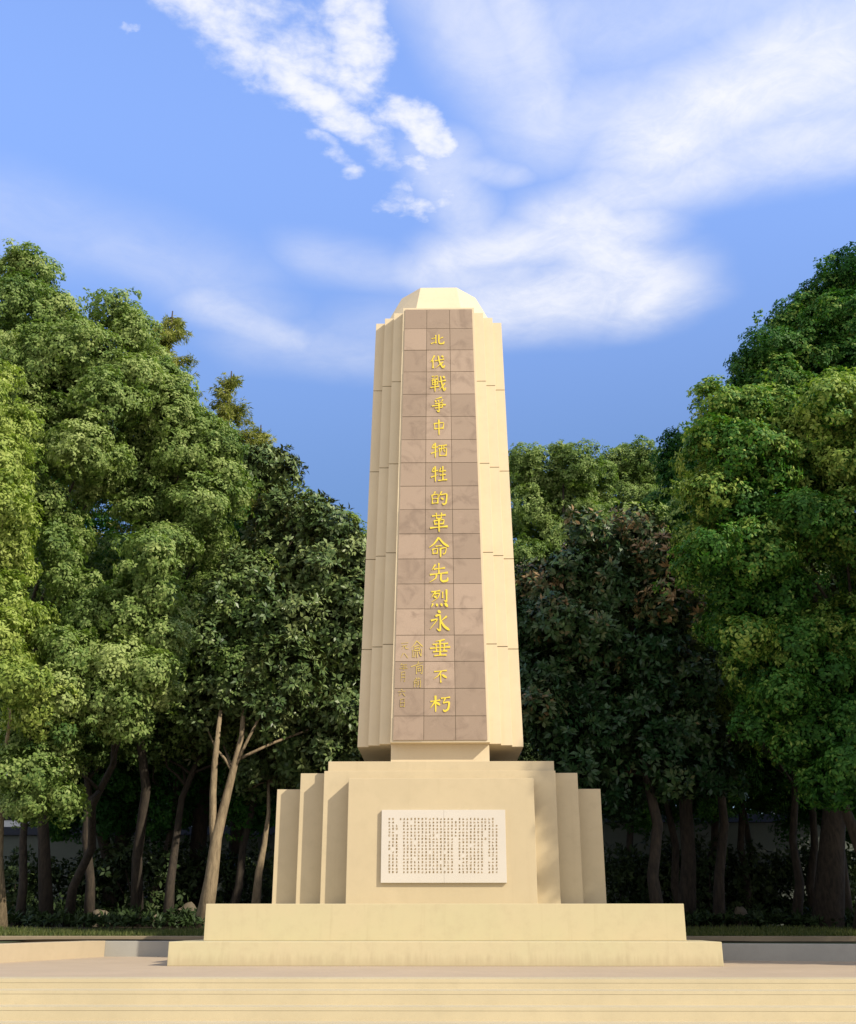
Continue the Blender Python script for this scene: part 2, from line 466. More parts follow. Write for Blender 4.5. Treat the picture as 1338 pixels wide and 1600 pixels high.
# faceted cap
def octagon(fw, sw, y0, y1, ch):
    return [(-fw, y0), (fw, y0), (sw, y0 + ch), (sw, y1 - ch), (fw, y1), (-fw, y1), (-sw, y1 - ch), (-sw, y0 + ch)]
bm = bmesh.new()
yb0, yb1 = fy(0, ZT) + 0.06, by(0, ZT) - 0.06
ybot = octagon(0.47, 1.10, yb0, yb1, 0.55)
ytop = octagon(0.385, 0.80, yb0 + 0.36, yb1 - 0.36, 0.42)
ring = lambda pts, z: [bm.verts.new((PXC + x, y, z)) for x, y in pts]
ZC = at(684, 449.5, yb0 + 0.36).z
r0, r1 = ring(ybot, ZT + 0.002), ring(ytop, ZC)
for i in range(8):
    bm.faces.new((r0[i], r0[(i + 1) % 8], r1[(i + 1) % 8], r1[i]))
bm.faces.new(r1); bm.faces.new(r0[::-1])
obj('cap', bm, M['pillar'], mon, bevel=0.006)

# brown stone panel: tiles three across, on the leaning front face
PZ0, PZ1 = at(686, 1157, VY).z, at(682, 484, VY + LEAN).z
def front_y(z): return fy(0, z)
def panel_w(z): return pil_w(0, z) - 0.045
tile_py = [484, 514.5, 548, 582, 617, 652, 688, 724, 760.5, 797, 835, 874, 913, 952, 993, 1034, 1076, 1119, 1157]
tz = [at(684, p, VY + LEAN * (1157 - p) / 673.0).z for p in tile_py]
bm = bmesh.new(); rng = random.Random(4)
tl = bm.verts.layers.float.new('tone')
fr = [0.0, 0.325, 0.665, 1.0]
for j in range(len(tz) - 1):
    z1, z0 = tz[j] - 0.005, tz[j + 1] + 0.005
    for i in range(3):
        def xx(z, f):
            w = panel_w(z); return PXC - w + 2 * w * f
        g = 0.004
        off = rng.uniform(0.020, 0.026)
        tone = rng.random()
        q = []
        for z in (z0, z1):
            x0, x1 = xx(z, fr[i]) + (g if i else 0), xx(z, fr[i + 1]) - (g if i < 2 else 0)
            q.append((x0, x1, front_y(z) - off, front_y(z) - 0.001))
        vs = hexa(bm, q[0], q[1], z0, z1)
        for v in vs: v[tl] = tone
panel = obj('inscription_panel', bm, M['panel'], mon)
bm = bmesh.new()
za, zb_ = tz[-1] + 0.006, tz[0] - 0.006
hexa(bm, (PXC - panel_w(za) + .004, PXC + panel_w(za) - .004, front_y(za) - 0.014, front_y(za) - 0.0005),
     (PXC - panel_w(zb_) + .004, PXC + panel_w(zb_) - .004, front_y(zb_) - 0.014, front_y(zb_) - 0.0005), za, zb_)
obj('grout', bm, M['joint'], panel)

# brush-written characters, each stroke a tapering ribbon: (points on a 100 grid, width profile)
def S(*p, w=9, k='s'): return (p, w, k)
OX = lambda: [S((20, 10), (7, 36), w=8, k='p'), S((12, 35), (45, 28)), S((28, 2), (29, 97), w=10, k='v'), S((3, 70), (47, 54), w=8, k='p')]
GE = lambda: [S((54, 39), (97, 30)), S((64, 4), (72, 50), (86, 90), (97, 74), w=10, k='n'), S((92, 48), (54, 92), w=8, k='p'), S((80, 6), (91, 17), w=10, k='d')]
CHARS = [
 ('bei', [S((8, 42), (36, 36)), S((37, 12), (38, 82), w=11), S((4, 84), (40, 68), w=9, k='p'), S((88, 30), (60, 46), w=9, k='p'), S((59, 8), (59, 74), (68, 85), (90, 82), (96, 66), w=11, k='n')]),
 ('fa', [S((31, 5), (4, 52), w=11, k='p'), S((20, 36), (21, 93), w=11), S((34, 42), (92, 30)), S((54, 6), (62, 50), (84, 90), (97, 74), w=11, k='n'), S((86, 50), (38, 92), w=9, k='p'), S((76, 6), (88, 18), w=10, k='d')]),
 ('zhan', [S((10, 6), (24, 4), (22, 20), (12, 21), w=6), S((32, 5), (47, 3), (45, 19), (34, 20), w=6), S((12, 28), (15, 56), w=7), S((12, 29), (48, 26), (46, 54), w=7), S((15, 42), (46, 40), w=6), S((15, 55), (46, 53), w=6), S((30, 28), (30, 97), w=9, k='v'), S((2, 74), (56, 66), w=8)] + GE()),
 ('zheng', [S((70, 2), (26, 15), w=9, k='p'), S((25, 22), (32, 33), w=9, k='d'), S((46, 20), (50, 31), w=9, k='d'), S((78, 17), (64, 33), w=9, k='p'), S((26, 43), (76, 37), (72, 66), w=8), S((4, 57), (96, 49), w=9), S((26, 71), (73, 65), w=8), S((50, 38), (51, 93), (36, 85), w=10, k='v')]),
 ('zhong', [S((14, 26), (20, 62), w=10), S((14, 28), (86, 21), (80, 60), w=10), S((20, 60), (80, 55), w=9), S((50, 2), (51, 99), w=12, k='v')]),
 ('xi', OX() + [S((48, 22), (97, 16)), S((53, 40), (56, 88), w=8), S((53, 41), (95, 37), (92, 87), w=8), S((67, 20), (65, 48), (58, 64), w=7, k='p'), S((80, 18), (80, 54), (88, 58), w=7), S((56, 85), (92, 83), w=8)]),
 ('sheng', OX() + [S((62, 12), (50, 40), w=8, k='p'), S((56, 34), (92, 29)), S((56, 58), (90, 53)), S((46, 91), (99, 85), w=9), S((74, 2), (74, 88), w=10)]),
 ('de', [S((30, 2), (18, 24), w=9, k='p'), S((10, 26), (13, 88), w=9), S((10, 28), (45, 22), (43, 85), w=9), S((13, 54), (43, 51), w=7), S((13, 84), (43, 81), w=8), S((66, 2), (50, 40), w=9, k='p'), S((60, 26), (96, 20), (91, 82), (78, 93), (70, 82), w=10, k='n'), S((64, 46), (77, 60), w=10, k='d')]),
 ('ge', [S((12, 19), (88, 13), w=9), S((35, 3), (38, 33), w=9), S((65, 2), (62, 32), w=9), S((38, 32), (62, 31), w=7), S((23, 43), (28, 63), w=9), S((23, 44), (78, 38), (73, 61), w=9), S((28, 61), (72, 58), w=8), S((1, 80), (99, 72), w=10), S((50, 32), (51, 100), w=11, k='v')]),
 ('ming', [S((50, 2), (26, 34), (2, 52), w=11, k='p'), S((50, 4), (74, 32), (99, 48), w=11, k='n'), S((34, 46), (64, 43), w=8), S((19, 60), (22, 84), w=8), S((19, 61), (43, 57), (41, 82), w=8), S((22, 82), (41, 80), w=7), S((56, 58), (86, 53), (81, 80), (71, 84), w=8), S((58, 58), (58, 100), w=10, k='v')]),
 ('xian', [S((32, 8), (13, 36), w=9, k='p'), S((24, 32), (82, 25), w=9), S((50, 1), (50, 54), w=10), S((3, 60), (97, 49), w=10), S((38, 58), (33, 78), (2, 98), w=10, k='p'), S((62, 55), (60, 84), (71, 94), (93, 90), (97, 74), w=11, k='n')]),
 ('lie', [S((6, 14), (54, 8), w=9), S((29, 11), (6, 46), w=9, k='p'), S((23, 26), (50, 22), (41, 46), (8, 70), w=9, k='p'), S((20, 36), (34, 48), w=9, k='d'), S((67, 14), (67, 48), w=9), S((88, 2), (88, 68), (76, 60), w=11, k='v'), S((15, 78), (6, 97), w=11, k='p'), S((34, 78), (39, 93), w=10, k='d'), S((58, 77), (64, 92), w=10, k='d'), S((79, 75), (94, 96), w=12, k='d')]),
 ('yong', [S((42, 0), (56, 11), w=11, k='d'), S((30, 26), (53, 22), (53, 93), (37, 84), w=11, k='v'), S((8, 47), (40, 41), (4, 86), w=9, k='p'), S((86, 27), (58, 49), w=10, k='p'), S((54, 46), (74, 74), (99, 92), w=12, k='n')]),
 ('chui', [S((72, 2), (26, 14), w=10, k='p'), S((14, 30), (88, 24), w=9), S((50, 10), (50, 92), w=11), S((2, 53), (98, 45), w=10), S((30, 28), (32, 72), w=9), S((70, 25), (68, 71), w=9), S((16, 73), (84, 68), w=9), S((22, 95), (80, 91), w=10)]),
 ('bu', [S((8, 20), (92, 12), w=11), S((56, 17), (34, 50), (4, 74), w=11, k='p'), S((51, 38), (52, 99), w=11), S((62, 42), (92, 66), w=13, k='d')]),
 ('xiu', [S((2, 37), (50, 29), w=10), S((27, 2), (28, 99), w=11, k='v'), S((26, 36), (2, 76), w=10, k='p'), S((30, 40), (50, 60), w=11, k='d'), S((54, 18), (99, 12), w=10), S((76, 16), (64, 46), w=9, k='p'), S((64, 46), (94, 41), (89, 82), (74, 95), (64, 86), w=11, k='n')]),
]
def catmull(pts, n=7):
    P = [np.array(p, float) for p in pts]
    if len(P) == 2: return [P[0] + (P[1] - P[0]) * t for t in np.linspace(0, 1, n)]
    out = []
    Q = [P[0]] + P + [P[-1]]
    for i in range(1, len(Q) - 2):
        for t in np.linspace(0, 1, n)[(1 if i > 1 else 0):]:
            a = Q[i] + (Q[i + 1] - Q[i]) * t
            c = 0.5 * ((2 * Q[i]) + (Q[i + 1] - Q[i - 1]) * t + (2 * Q[i - 1] - 5 * Q[i] + 4 * Q[i + 1] - Q[i + 2]) * t * t + (3 * Q[i] - Q[i - 1] - 3 * Q[i + 1] + Q[i + 2]) * t ** 3)
            out.append(a * 0.55 + c * 0.45)
    return out
def stroke_mesh(bm, strokes, cx, z_of, half_w, half_h, zc, wk=1.0, thick=0.012, lift=0.027, rng=random):
    for n, (pts, w, k) in enumerate(strokes):
        c = catmull(pts); m = len(c)
        L = []
        for i, p in enumerate(c):
            t = i / (m - 1)
            if k == 'p': f = 1.15 - 0.95 * t
            elif k == 'd': f = 0.45 + 0.95 * math.sin(math.pi * min(t * 0.85 + 0.1, 1))
            elif k == 'n': f = 0.8 + 0.5 * t if t < 0.8 else 1.2 - 3.6 * (t - 0.8)
            elif k == 'v': f = 1.1 if t < 0.2 else (0.85 if t < 0.8 else 0.85 - 2.0 * (t - 0.8))
            else: f = 0.55 + 0.75 * (2 * t - 1) ** 2 * (0.7 if t < .5 else 1.0)
            d = c[min(i + 1, m - 1)] - c[max(i - 1, 0)]; d = d / (np.linalg.norm(d) + 1e-9)
            nr = np.array((-d[1], d[0])) * w * f * 0.5 * wk
            L.append((p - nr, p + nr))
        dz = n * 0.0006
        fr_, bk = [], []
        for a, b in L:
            row = []
            for q in (a, b):
                X = cx + (q[0] - 50) / 50 * half_w; Z = zc + (50 - q[1]) / 50 * half_h
                row.append((X, Z))
            fr_.append([bm.verts.new((X, front_y(Z) - lift - thick - dz, Z)) for X, Z in row])
            bk.append([bm.verts.new((X, front_y(Z) - lift + 0.004, Z)) for X, Z in row])
        for i in range(m - 1):
            bm.faces.new((fr_[i][0], fr_[i][1], fr_[i + 1][1], fr_[i + 1][0]))
            for s in (0, 1):
                bm.faces.new((fr_[i][s], fr_[i + 1][s], bk[i + 1][s], bk[i][s]))
        for i in (0, -1):
            bm.faces.new((fr_[i][0], fr_[i][1], bk[i][1], bk[i][0]))
# photo boxes of the sixteen characters
CB = [(684, 532, 24, 20), (684, 567, 26, 24), (685, 601, 27, 28), (686, 634, 25, 27), (686, 669, 22, 27), (686, 705, 28, 26), (686, 742, 28, 27),
      (686, 780, 29, 24), (686, 817, 30, 33), (686, 856, 34, 34), (686, 896, 32, 33), (687, 936, 31, 31), (687, 971.5, 34, 36), (688, 1013, 35, 29), (688.5, 1056.5, 25, 23), (688, 1100, 34, 28)]
for (nm, st), (px, py, w, h) in zip(CHARS, CB):
    yy = VY + LEAN * (1157 - py) / 673.0
    c = at(px, py, yy); s = px_scale(c)
    bm = bmesh.new()
    hh = (at(px, py - h / 2, yy).z - at(px, py + h / 2, yy).z) / 2
    stroke_mesh(bm, st, c.x, front_y, w * s / 2 * 0.93, hh * 0.94, c.z, wk=0.84, thick=0.007)
    obj('gilded_character', bm, M['gold'], panel)
# the fainter signature and date at the lower left of the panel
SIDE = [
 (652, 1015, 22, 30, [S((48, 2), (24, 26), (2, 44), k='p'), S((48, 4), (98, 36), k='n'), S((30, 34), (28, 60)), S((30, 36), (72, 30), (70, 58)), S((34, 47), (68, 45)), S((30, 60), (70, 57)), S((14, 52), (16, 96)), S((36, 68), (30, 96)), S((50, 64), (52, 99), k='v'), S((68, 66), (82, 90), k='n'), S((86, 48), (84, 90))]),
 (652, 1044, 24, 22, [S((4, 42), (50, 26), (96, 8), k='p'), S((60, 2), (52, 30), k='p'), S((44, 40), (46, 98)), S((44, 44), (90, 34), (88, 94), (78, 88)), S((58, 56), (58, 78)), S((58, 58), (76, 54), (74, 76)), S((58, 76), (74, 74))]),
 (652, 1067, 15, 17, [S((20, 20), (90, 12)), S((36, 0), (44, 14), k='d'), S((70, 0), (60, 14), k='p'), S((14, 34), (16, 96)), S((14, 36), (48, 32), (48, 96)), S((18, 56), (46, 53)), S((66, 34), (66, 76)), S((90, 26), (90, 96), (80, 90), k='v')]),
 (633, 1010, 14, 12, [S((4, 14), (90, 4)), S((10, 50), (80, 40)), S((44, 46), (8, 98), k='p'), S((52, 46), (60, 88), (98, 90), k='n')]),
 (632, 1025, 14, 10, [S((36, 6), (4, 92), k='p'), S((52, 8), (98, 92), k='n')]),
 (631, 1042, 15, 11, [S((30, 0), (8, 34), k='p'), S((20, 26), (90, 18)), S((24, 56), (84, 50)), S((2, 82), (98, 76)), S((52, 24), (52, 100))]),
 (630, 1058, 9, 17, [S((14, 4), (16, 70), (2, 98), k='p'), S((14, 6), (88, 0), (86, 96), (66, 90)), S((20, 34), (84, 30)), S((20, 60), (84, 56))]),
 (628, 1083, 14, 12, [S((44, 0), (58, 16), k='d'), S((4, 38), (96, 28)), S((36, 54), (10, 98), k='p'), S((62, 54), (94, 96), k='n')]),
 (629, 1099, 9, 14, [S((8, 4), (10, 96)), S((8, 6), (90, 0), (90, 98)), S((12, 48), (88, 45)), S((12, 92), (88, 89))]),
]
for (px, py, w, h, st) in SIDE:
    yy = VY + LEAN * (1157 - py) / 673.0
    c = at(px, py, yy); s = px_scale(c)
    bm = bmesh.new()
    hh = (at(px, py - h / 2, yy).z - at(px, py + h / 2, yy).z) / 2
    stroke_mesh(bm, st, c.x, front_y, w * s / 2 * 0.86, hh * 0.92, c.z, wk=0.66, thick=0.003)
    obj('signature_character', bm, M['gold_thin'], panel)

# white marble plaque with rows of small engraved writing
pa, pb = at(597, 1266, PY), at(792, 1379.5, PY)
PT = 0.055
xm = (pa.x + pb.x) / 2 + 0.005
bm = bmesh.new()
block(bm, pa.x, xm - 0.001, PY - PT, PY - 0.001, pb.z, pa.z)
block(bm, xm + 0.001, pb.x, PY - PT, PY - 0.001, pb.z, pa.z)
plaque = obj('plaque', bm, M['marble'], mon, bevel=0.003)
cols = [(168, 175, 17), (201, 175, 17), (235, 235, 15), (300, 175, 17)] + [(300 + 33.5 * i, 175, 17) for i in range(1, 14)] + \
       [(770, 175, 6), (804, 175, 17)] + [(804 + 34 * i, 175, 17) for i in range(1, 7)] + [(1038, 175, 7), (1074, 175, 17), (1106, 175, 17), (1140, 235, 15), (270, 175, 1)]
rng = random.Random(11)
bm = bmesh.new()
def bar(x, z, hx, hz, ang):
    ca, sa = math.cos(ang), math.sin(ang)
    vs = [bm.verts.new((x + ux * hx * ca - uz * hz * sa, PY - PT - 0.0015, z + ux * hx * sa + uz * hz * ca)) for ux, uz in ((-1, -1), (1, -1), (1, 1), (-1, 1))]
    bm.faces.new(vs)
for (cx, cy, n) in cols:
    for r in range(n):
        yy = cy + 30.1 * r
        if yy > 662 or rng.random() < 0.07: continue
        p = at(580 + cx / 5.817, 1250 + yy / 5.82, PY)
        u = 0.021
        for q in range(rng.randint(2, 3)): bar(p.x, p.z + (q - 1) * u * 0.62 + rng.uniform(-.003, .003), u * rng.uniform(.5, .85), 0.0034, rng.uniform(0, .2))
        for q in range(rng.randint(1, 2)): bar(p.x + rng.uniform(-.5, .5) * u, p.z, 0.0034, u * rng.uniform(.6, .9), rng.uniform(-.15, .15))
obj('engraved_text', bm, M['brown_ink'], plaque)

# ------------------------------------------------------------------ low walls round the plaza
def wall_run(p, q, th, z0, z1, mat, label):
    """a straight wall whose seen face runs from p to q; its thickness lies to the left of p>q"""
    p, q = Vector((*p, 0)), Vector((*q, 0)); d = (q - p).normalized(); n_ = Vector((-d.y, d.x, 0)) * th
    bm = bmesh.new(); lo = [bm.verts.new(v + Vector((0, 0, z0))) for v in (p, q, q + n_, p + n_)]
    hi = [bm.verts.new(v + Vector((0, 0, z1))) for v in (p, q, q + n_, p + n_)]
    bm.faces.new(lo[::-1]); bm.faces.new(hi)
    for i in range(4): bm.faces.new((lo[i], lo[(i + 1) % 4], hi[(i + 1) % 4], hi[i]))
    tag(obj('low_wall', bm, mat, bevel=0.01), label, 'wall', 'low walls around the plaza')
pa_, pb_ = at(0, 1505, 1.2), at(163, 1494.5, 4.55)
d_ = (pb_ - pa_); pn = pa_ - d_ * 1.0
wall_run((pn.x, pn.y), (pb_.x, pb_.y), 0.35, -0.2, 0.275, M['low_wall'], 'sunlit cream low wall running back along the left side of the plaza')
wall_run((pb_.x - .3, WALL_Y + 0.004), (-1.0, WALL_Y + 0.004), 0.28, -0.2, 0.268, M['grey_wall_stone'], 'grey low wall behind the monument, between its base and the cream wall')
wall_run((1.0, 3.35), (13.0, 0.55), 0.3, -0.2, 0.262, M['grey_wall_stone'], 'grey low wall in tree shade right of the monument base')
sheet('planting_bed', lambda x, y: 0.235 + 0.004 * y, [-60, -20, pn.x - .36], [-3.6, 0, 2, WALL_Y + 0.6], M['lawn'])
def tri_ground():
    bm = bmesh.new(); vs = [bm.verts.new((x, y, .24)) for x, y in ((1.0, 3.5), (13, .7), (45, .7), (45, WALL_Y + .4), (1.0, WALL_Y + .4))]
    bm.faces.new(vs); structure(obj('planting_ground', bm, M['lawn']))
tri_ground()
# lawn strip and kerb behind the low wall
sheet('lawn', lambda x, y: grove_z(x, y) + 0.012, list(np.linspace(-45, 45, 61)), list(np.linspace(WALL_Y + 1.2, WALL_Y + 4.2, 8)), M['lawn'])
bm = bmesh.new(); block(bm, -45, 45, WALL_Y + 0.45, WALL_Y + 1.18, 0.1, 0.345)
tag(obj('kerb_stones', bm, M['kerb'], bevel=0.01), 'long weathered brown kerb edging the grass strip behind the low walls', 'kerb')
# grass blades along the front of the lawn
def quads_mesh(name, V, tone, mat, parent=None):
    n = len(V) // 4
    me = bpy.data.meshes.new(name)
    me.vertices.add(n * 4); me.loops.add(n * 4); me.polygons.add(n)
    me.vertices.foreach_set('co', np.asarray(V, np.float32).ravel())
    me.loops.foreach_set('vertex_index', np.arange(n * 4, dtype=np.int32))
    me.polygons.foreach_set('loop_start', np.arange(0, n * 4, 4, dtype=np.int32))
    me.polygons.foreach_set('loop_total', np.full(n, 4, np.int32))
    a = me.attributes.new('tone', 'FLOAT', 'POINT')
    a.data.foreach_set('value', np.repeat(np.asarray(tone, np.float32), 4))
    me.materials.append(mat); me.update(calc_edges=True)
    return link(bpy.data.objects.new(name, me), parent)
nr = np.random.default_rng(5)
n = 42000
gx = nr.uniform(-16, 16, n); gy = WALL_Y + 1.2 + nr.uniform(0, 1, n) ** 1.3 * 2.9
gz = np.array([grove_z(a, b) for a, b in zip(gx, gy)]) + 0.008
h = nr.uniform(0.05, 0.12, n); ang = nr.uniform(0, math.pi, n); w = 0.011
ax, ay = np.cos(ang) * w, np.sin(ang) * w; lx, ly = nr.normal(0, .03, n), nr.normal(0, .03, n)
V = np.stack([np.stack([gx - ax, gy - ay, gz], 1), np.stack([gx + ax, gy + ay, gz], 1), np.stack([gx + lx + ax * .2, gy + ly, gz + h], 1), np.stack([gx + lx - ax * .2, gy + ly, gz + h], 1)], 1).reshape(-1, 3)
g = quads_mesh('grass', V, nr.random(n), M['grass']); g['kind'] = 'stuff'

# ------------------------------------------------------------------ trees
def unit(v): return v / (np.linalg.norm(v, axis=-1, keepdims=True) + 1e-9)
def leaf_quads(C, Nn, nr, K, L, W, spread=(35, 100), droop=0.0, tone=None, tone_j=0.13):
    """rosettes of K leaves round every tuft centre C with axis Nn"""
    m = len(C)
    C = np.repeat(C, K, 0); A = np.repeat(Nn, K, 0); m *= K
    ref = unit(nr.normal(size=(m, 3)))
    T = unit(np.cross(A, ref)); B = np.cross(A, T)
    al = np.radians(nr.uniform(spread[0], spread[1], m))[:, None]
    D = T * np.sin(al) + A * np.cos(al)
    D[:, 2] -= droop; D = unit(D)
    side = unit(np.cross(D, A + 0.35 * unit(nr.normal(size=(m, 3)))))
    up = unit(np.cross(side, D))
    l = (L * nr.uniform(.65, 1.2, m))[:, None]; w = (W * nr.uniform(.7, 1.2, m))[:, None]
    base = C + D * 0.02
    mid = base + D * l * .48
    V = np.stack([base, mid + side * w * .5 + up * w * .12, base + D * l - up * l * .10, mid - side * w * .5 + up * w * .12], 1)
    # wind the face so its front is the leaf's upper side
    t = np.repeat(tone, K) + nr.normal(0, tone_j, m)
    return V.reshape(-1, 3), np.clip(t, 0, 1)

STYLE = {
 'camphor': dict(sub=.36, tuft=.118, K=8, L=.105, W=.052, spread=(60, 108), droop=.12, cover=2.3, fill=1.6),
 'magnolia': dict(sub=.44, tuft=.17, K=8, L=.185, W=.078, spread=(40, 95), droop=.0, cover=2.0, fill=1.3),
 'shrub': dict(sub=.34, tuft=.15, K=6, L=.16, W=.07, spread=(30, 100), droop=.05, cover=.9, fill=.25),
}
def crown_arrays(lobes, style, seed, dens=1.0, face_cam=True, tone0=0.45, squash=0.9, tone_top=0.0):
    st = STYLE[style]; nr = np.random.default_rng(seed)
    lobes = np.asarray(lobes, float); ctr = lobes[:, :3]; rad = lobes[:, 3]
    allC, allN, allT = [], [], []
    s = st['sub']
    for i, (c, r) in enumerate(zip(ctr, rad)):
        n = max(int(4 * r * r / s ** 2 * st['cover'] * dens), 5)
        d = unit(nr.normal(size=(n, 3)))
        k1, f1 = nr.normal(size=(3, 3)) * 2.6, nr.uniform(0, 6.28, 3)
        bump = 1 + .16 * np.sin(d @ k1[0] + f1[0]) + .12 * np.sin(d @ (k1[1] * 1.7) + f1[1])
        shoot = nr.random(n) < .14
        off = np.where(shoot, nr.uniform(-.15, .28, n), -.70 * s)
        p = c + d * np.maximum(r * bump * nr.uniform(.78, 1.06, n) + off, .25 * r)[:, None] * np.array([1, 1, squash])
        szf = np.where(shoot, nr.uniform(.40, .75, n), nr.uniform(.55, 1.35, n))
        # drop lumps that lie buried in another lobe
        q = np.linalg.norm(p[:, None] - ctr[None], axis=2) / rad[None]
        q[:, i] = 9
        keep = q.min(1) > .60
        if face_cam: keep &= (d[:, 1] < .45) | (nr.random(n) < .4)
        keep &= nr.random(n) < .90
        p, d, szf = p[keep], d[keep], szf[keep]
        if not len(p): continue
        lobe_t = nr.normal(0, .14)
        for cc, dd, sf in zip(p, d, szf):
            ss = s * sf
            k = max(int(2.4 * ss ** 2 / st['tuft'] ** 2 * dens), 4)
            e = unit(nr.normal(size=(k, 3)) + dd * .75 + np.array([0, 0, .25]))
            allC.append(cc + e * ss * nr.uniform(.66, 1.12, (k, 1)) * np.array([1, 1, .80]))
            allN.append(unit(e + dd * .30 + np.array([0, 0, .38])))
            allT.append(np.full(k, lobe_t + nr.normal(0, .09)) + nr.normal(0, .06, k))
        # loose leaves inside the lobe
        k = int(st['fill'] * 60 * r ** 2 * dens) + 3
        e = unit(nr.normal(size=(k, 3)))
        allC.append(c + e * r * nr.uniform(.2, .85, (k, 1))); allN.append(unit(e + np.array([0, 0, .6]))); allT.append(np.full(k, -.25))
    C, A, T = np.concatenate(allC), np.concatenate(allN), np.concatenate(allT)
    z0, z1 = C[:, 2].min(), C[:, 2].max()
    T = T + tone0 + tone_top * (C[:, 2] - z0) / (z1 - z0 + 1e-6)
    return leaf_quads(C, A, nr, st['K'], st['L'], st['W'], st['spread'], st['droop'], T)

def px_lobes(spec, D, depth=2.2, back=True, seed=0):
    """lobes measured in the photo, set out in depth round the tree's own distance"""
    rr = random.Random(seed); out = []
    for s in spec:
        px, py, rp = s[:3]; off = s[3] if len(s) > 3 else rr.uniform(-.8, .5)
        p = at(px, py, D - 17 + off); m = px_scale(p) * rp
        out.append((p.x, p.y, p.z, m))
        if back:
            out.append((p.x + rr.uniform(-.22, .22), p.y + m * rr.uniform(.9, 1.3), p.z + rr.uniform(-.5, .3), m * .95))
            if rr.random() < .55:
                out.append((p.x + rr.uniform(-.4, .4), p.y + m * rr.uniform(1.9, 2.4), p.z - rr.uniform(0, .6), m * .9))
    return out

TREES = {}
def trunk_mesh(base, lobes, r0, seed, fork_z, pts=None, limbs=9, forks=None):
    rr = random.Random(seed)
    bm = bmesh.new()
    lo = sorted(lobes, key=lambda l: l[2])
    cx = sum(l[0] for l in lobes) / len(lobes); cy = sum(l[1] for l in lobes) / len(lobes)
    top = Vector((lo[-1][0], lo[-1][1] + .3, lo[-1][2] - lo[-1][3] * .6))
    b = Vector(base)
    if pts is None:
        path = []
        n = 9
        for i in range(n):
            t = i / (n - 1); p = b.lerp(top, t)
            if 0 < i: p += Vector((rr.uniform(-.16, .16), rr.uniform(-.16, .16), 0)) * (1 + t)
            path.append(p)
    else:
        path = [Vector(p) for p in pts] + [top]
    path[0] = b - Vector((0, 0, .25))
    n = len(path)
    rad = [r0 * (1.25 if i == 0 else 1) * (1 - .78 * i / (n - 1)) for i in range(n)]
    tube(bm, path, rad, 12, .10, rr)
    def on(z):
        for p, q, ra, rb in zip(path, path[1:], rad, rad[1:]):
            if p.z <= z <= q.z:
                t = (z - p.z) / (q.z - p.z + 1e-6); return p.lerp(q, t), ra + (rb - ra) * t
        return path[-1], rad[-1]
    for l in rr.sample(lobes, min(limbs, len(lobes))):
        tgt = Vector(l[:3])
        z = max(fork_z, min(tgt.z - (tgt.z - b.z) * rr.uniform(.25, .45), top.z - .5))
        p, r = on(z)
        mid = p.lerp(tgt, .5) + Vector((rr.uniform(-.3, .3), rr.uniform(-.3, .3), -.25 + rr.uniform(-.2, .3)))
        tube(bm, [p, p.lerp(mid, .5) + Vector((0, 0, .05)), mid, mid.lerp(tgt, .6), tgt], [r * .55, r * .45, r * .36, r * .24, r * .10], 7, .12, rr)
    for fk in forks or []:
        tube(bm, [Vector(p) for p in fk[0]], fk[1], 10, .08, rr)
    return bm

def tree(name, label, lobes, style, mat, base, r0, seed, fork_z, cat='tree', group=None, bark='bark', dens=1.0, pts=None, forks=None, limbs=9, **kw):
    o = empty(name, base); tag(o, label, cat, group)
    V, T = crown_arrays(lobes, style, seed, dens, **kw)
    off = np.array(base)
    c = quads_mesh('crown', V - off, T, M[mat], o)
    bm = trunk_mesh(base, lobes, r0, seed, fork_z, pts, limbs, forks)
    bmesh.ops.translate(bm, verts=bm.verts, vec=-Vector(base))
    t = obj('trunk', bm, M[bark], o, smooth=True)
    TREES[label] = o
    return o

def copy_tree(src, loc, rz, sc, label, group=None, szk=1.0):
    r = src.copy(); COL.objects.link(r); r.location = loc; r.rotation_euler = (0, 0, rz); r.scale = (sc, sc, sc * szk)
    r['label'] = label
    if group: r['group'] = group
    for ch in src.children:
        c = ch.copy(); COL.objects.link(c); c.parent = r
    return r

def foot(px, D):
    p = at(px, 1450, D - 17); return (p.x, D - 17.0, grove_z(p.x, D - 17.0))

# --- left of the monument
tree('camphor_tree', 'yellow green camphor tree at the far left edge, nearest its trunk to the plaza', px_lobes([
  (-40, 640, 62), (-20, 720, 62), (8, 790, 46), (-20, 860, 66), (5, 935, 50), (0, 1005, 52), (25, 1060, 44), (-60, 560, 50), (-60, 960, 70), (-70, 780, 70)], 22.5, seed=1),
  'camphor', 'camphor_gold', foot(4, 26.0), .15, 11, 3.2, group='camphor trees', bark='bark_pale', tone0=.5)
tree('camphor_tree', 'tallest bushy camphor tree on the left, its top cut by the left frame edge', px_lobes([
  (15, 420, 38), (52, 418, 32), (30, 480, 55), (95, 492, 42), (112, 545, 55), (60, 555, 60), (182, 492, 36), (205, 520, 40), (150, 560, 50), (20, 620, 50), (100, 625, 58),
  (170, 625, 55), (215, 582, 38), (60, 690, 50), (130, 700, 55), (30, 560, 50), (75, 780, 40), (85, 845, 38), (95, 900, 22), (40, 770, 40), (20, 700, 44)], 25.5, seed=2),
  'camphor', 'camphor', foot(76, 29.5), .16, 12, 4.5, group='camphor trees', tone0=.56, limbs=12)
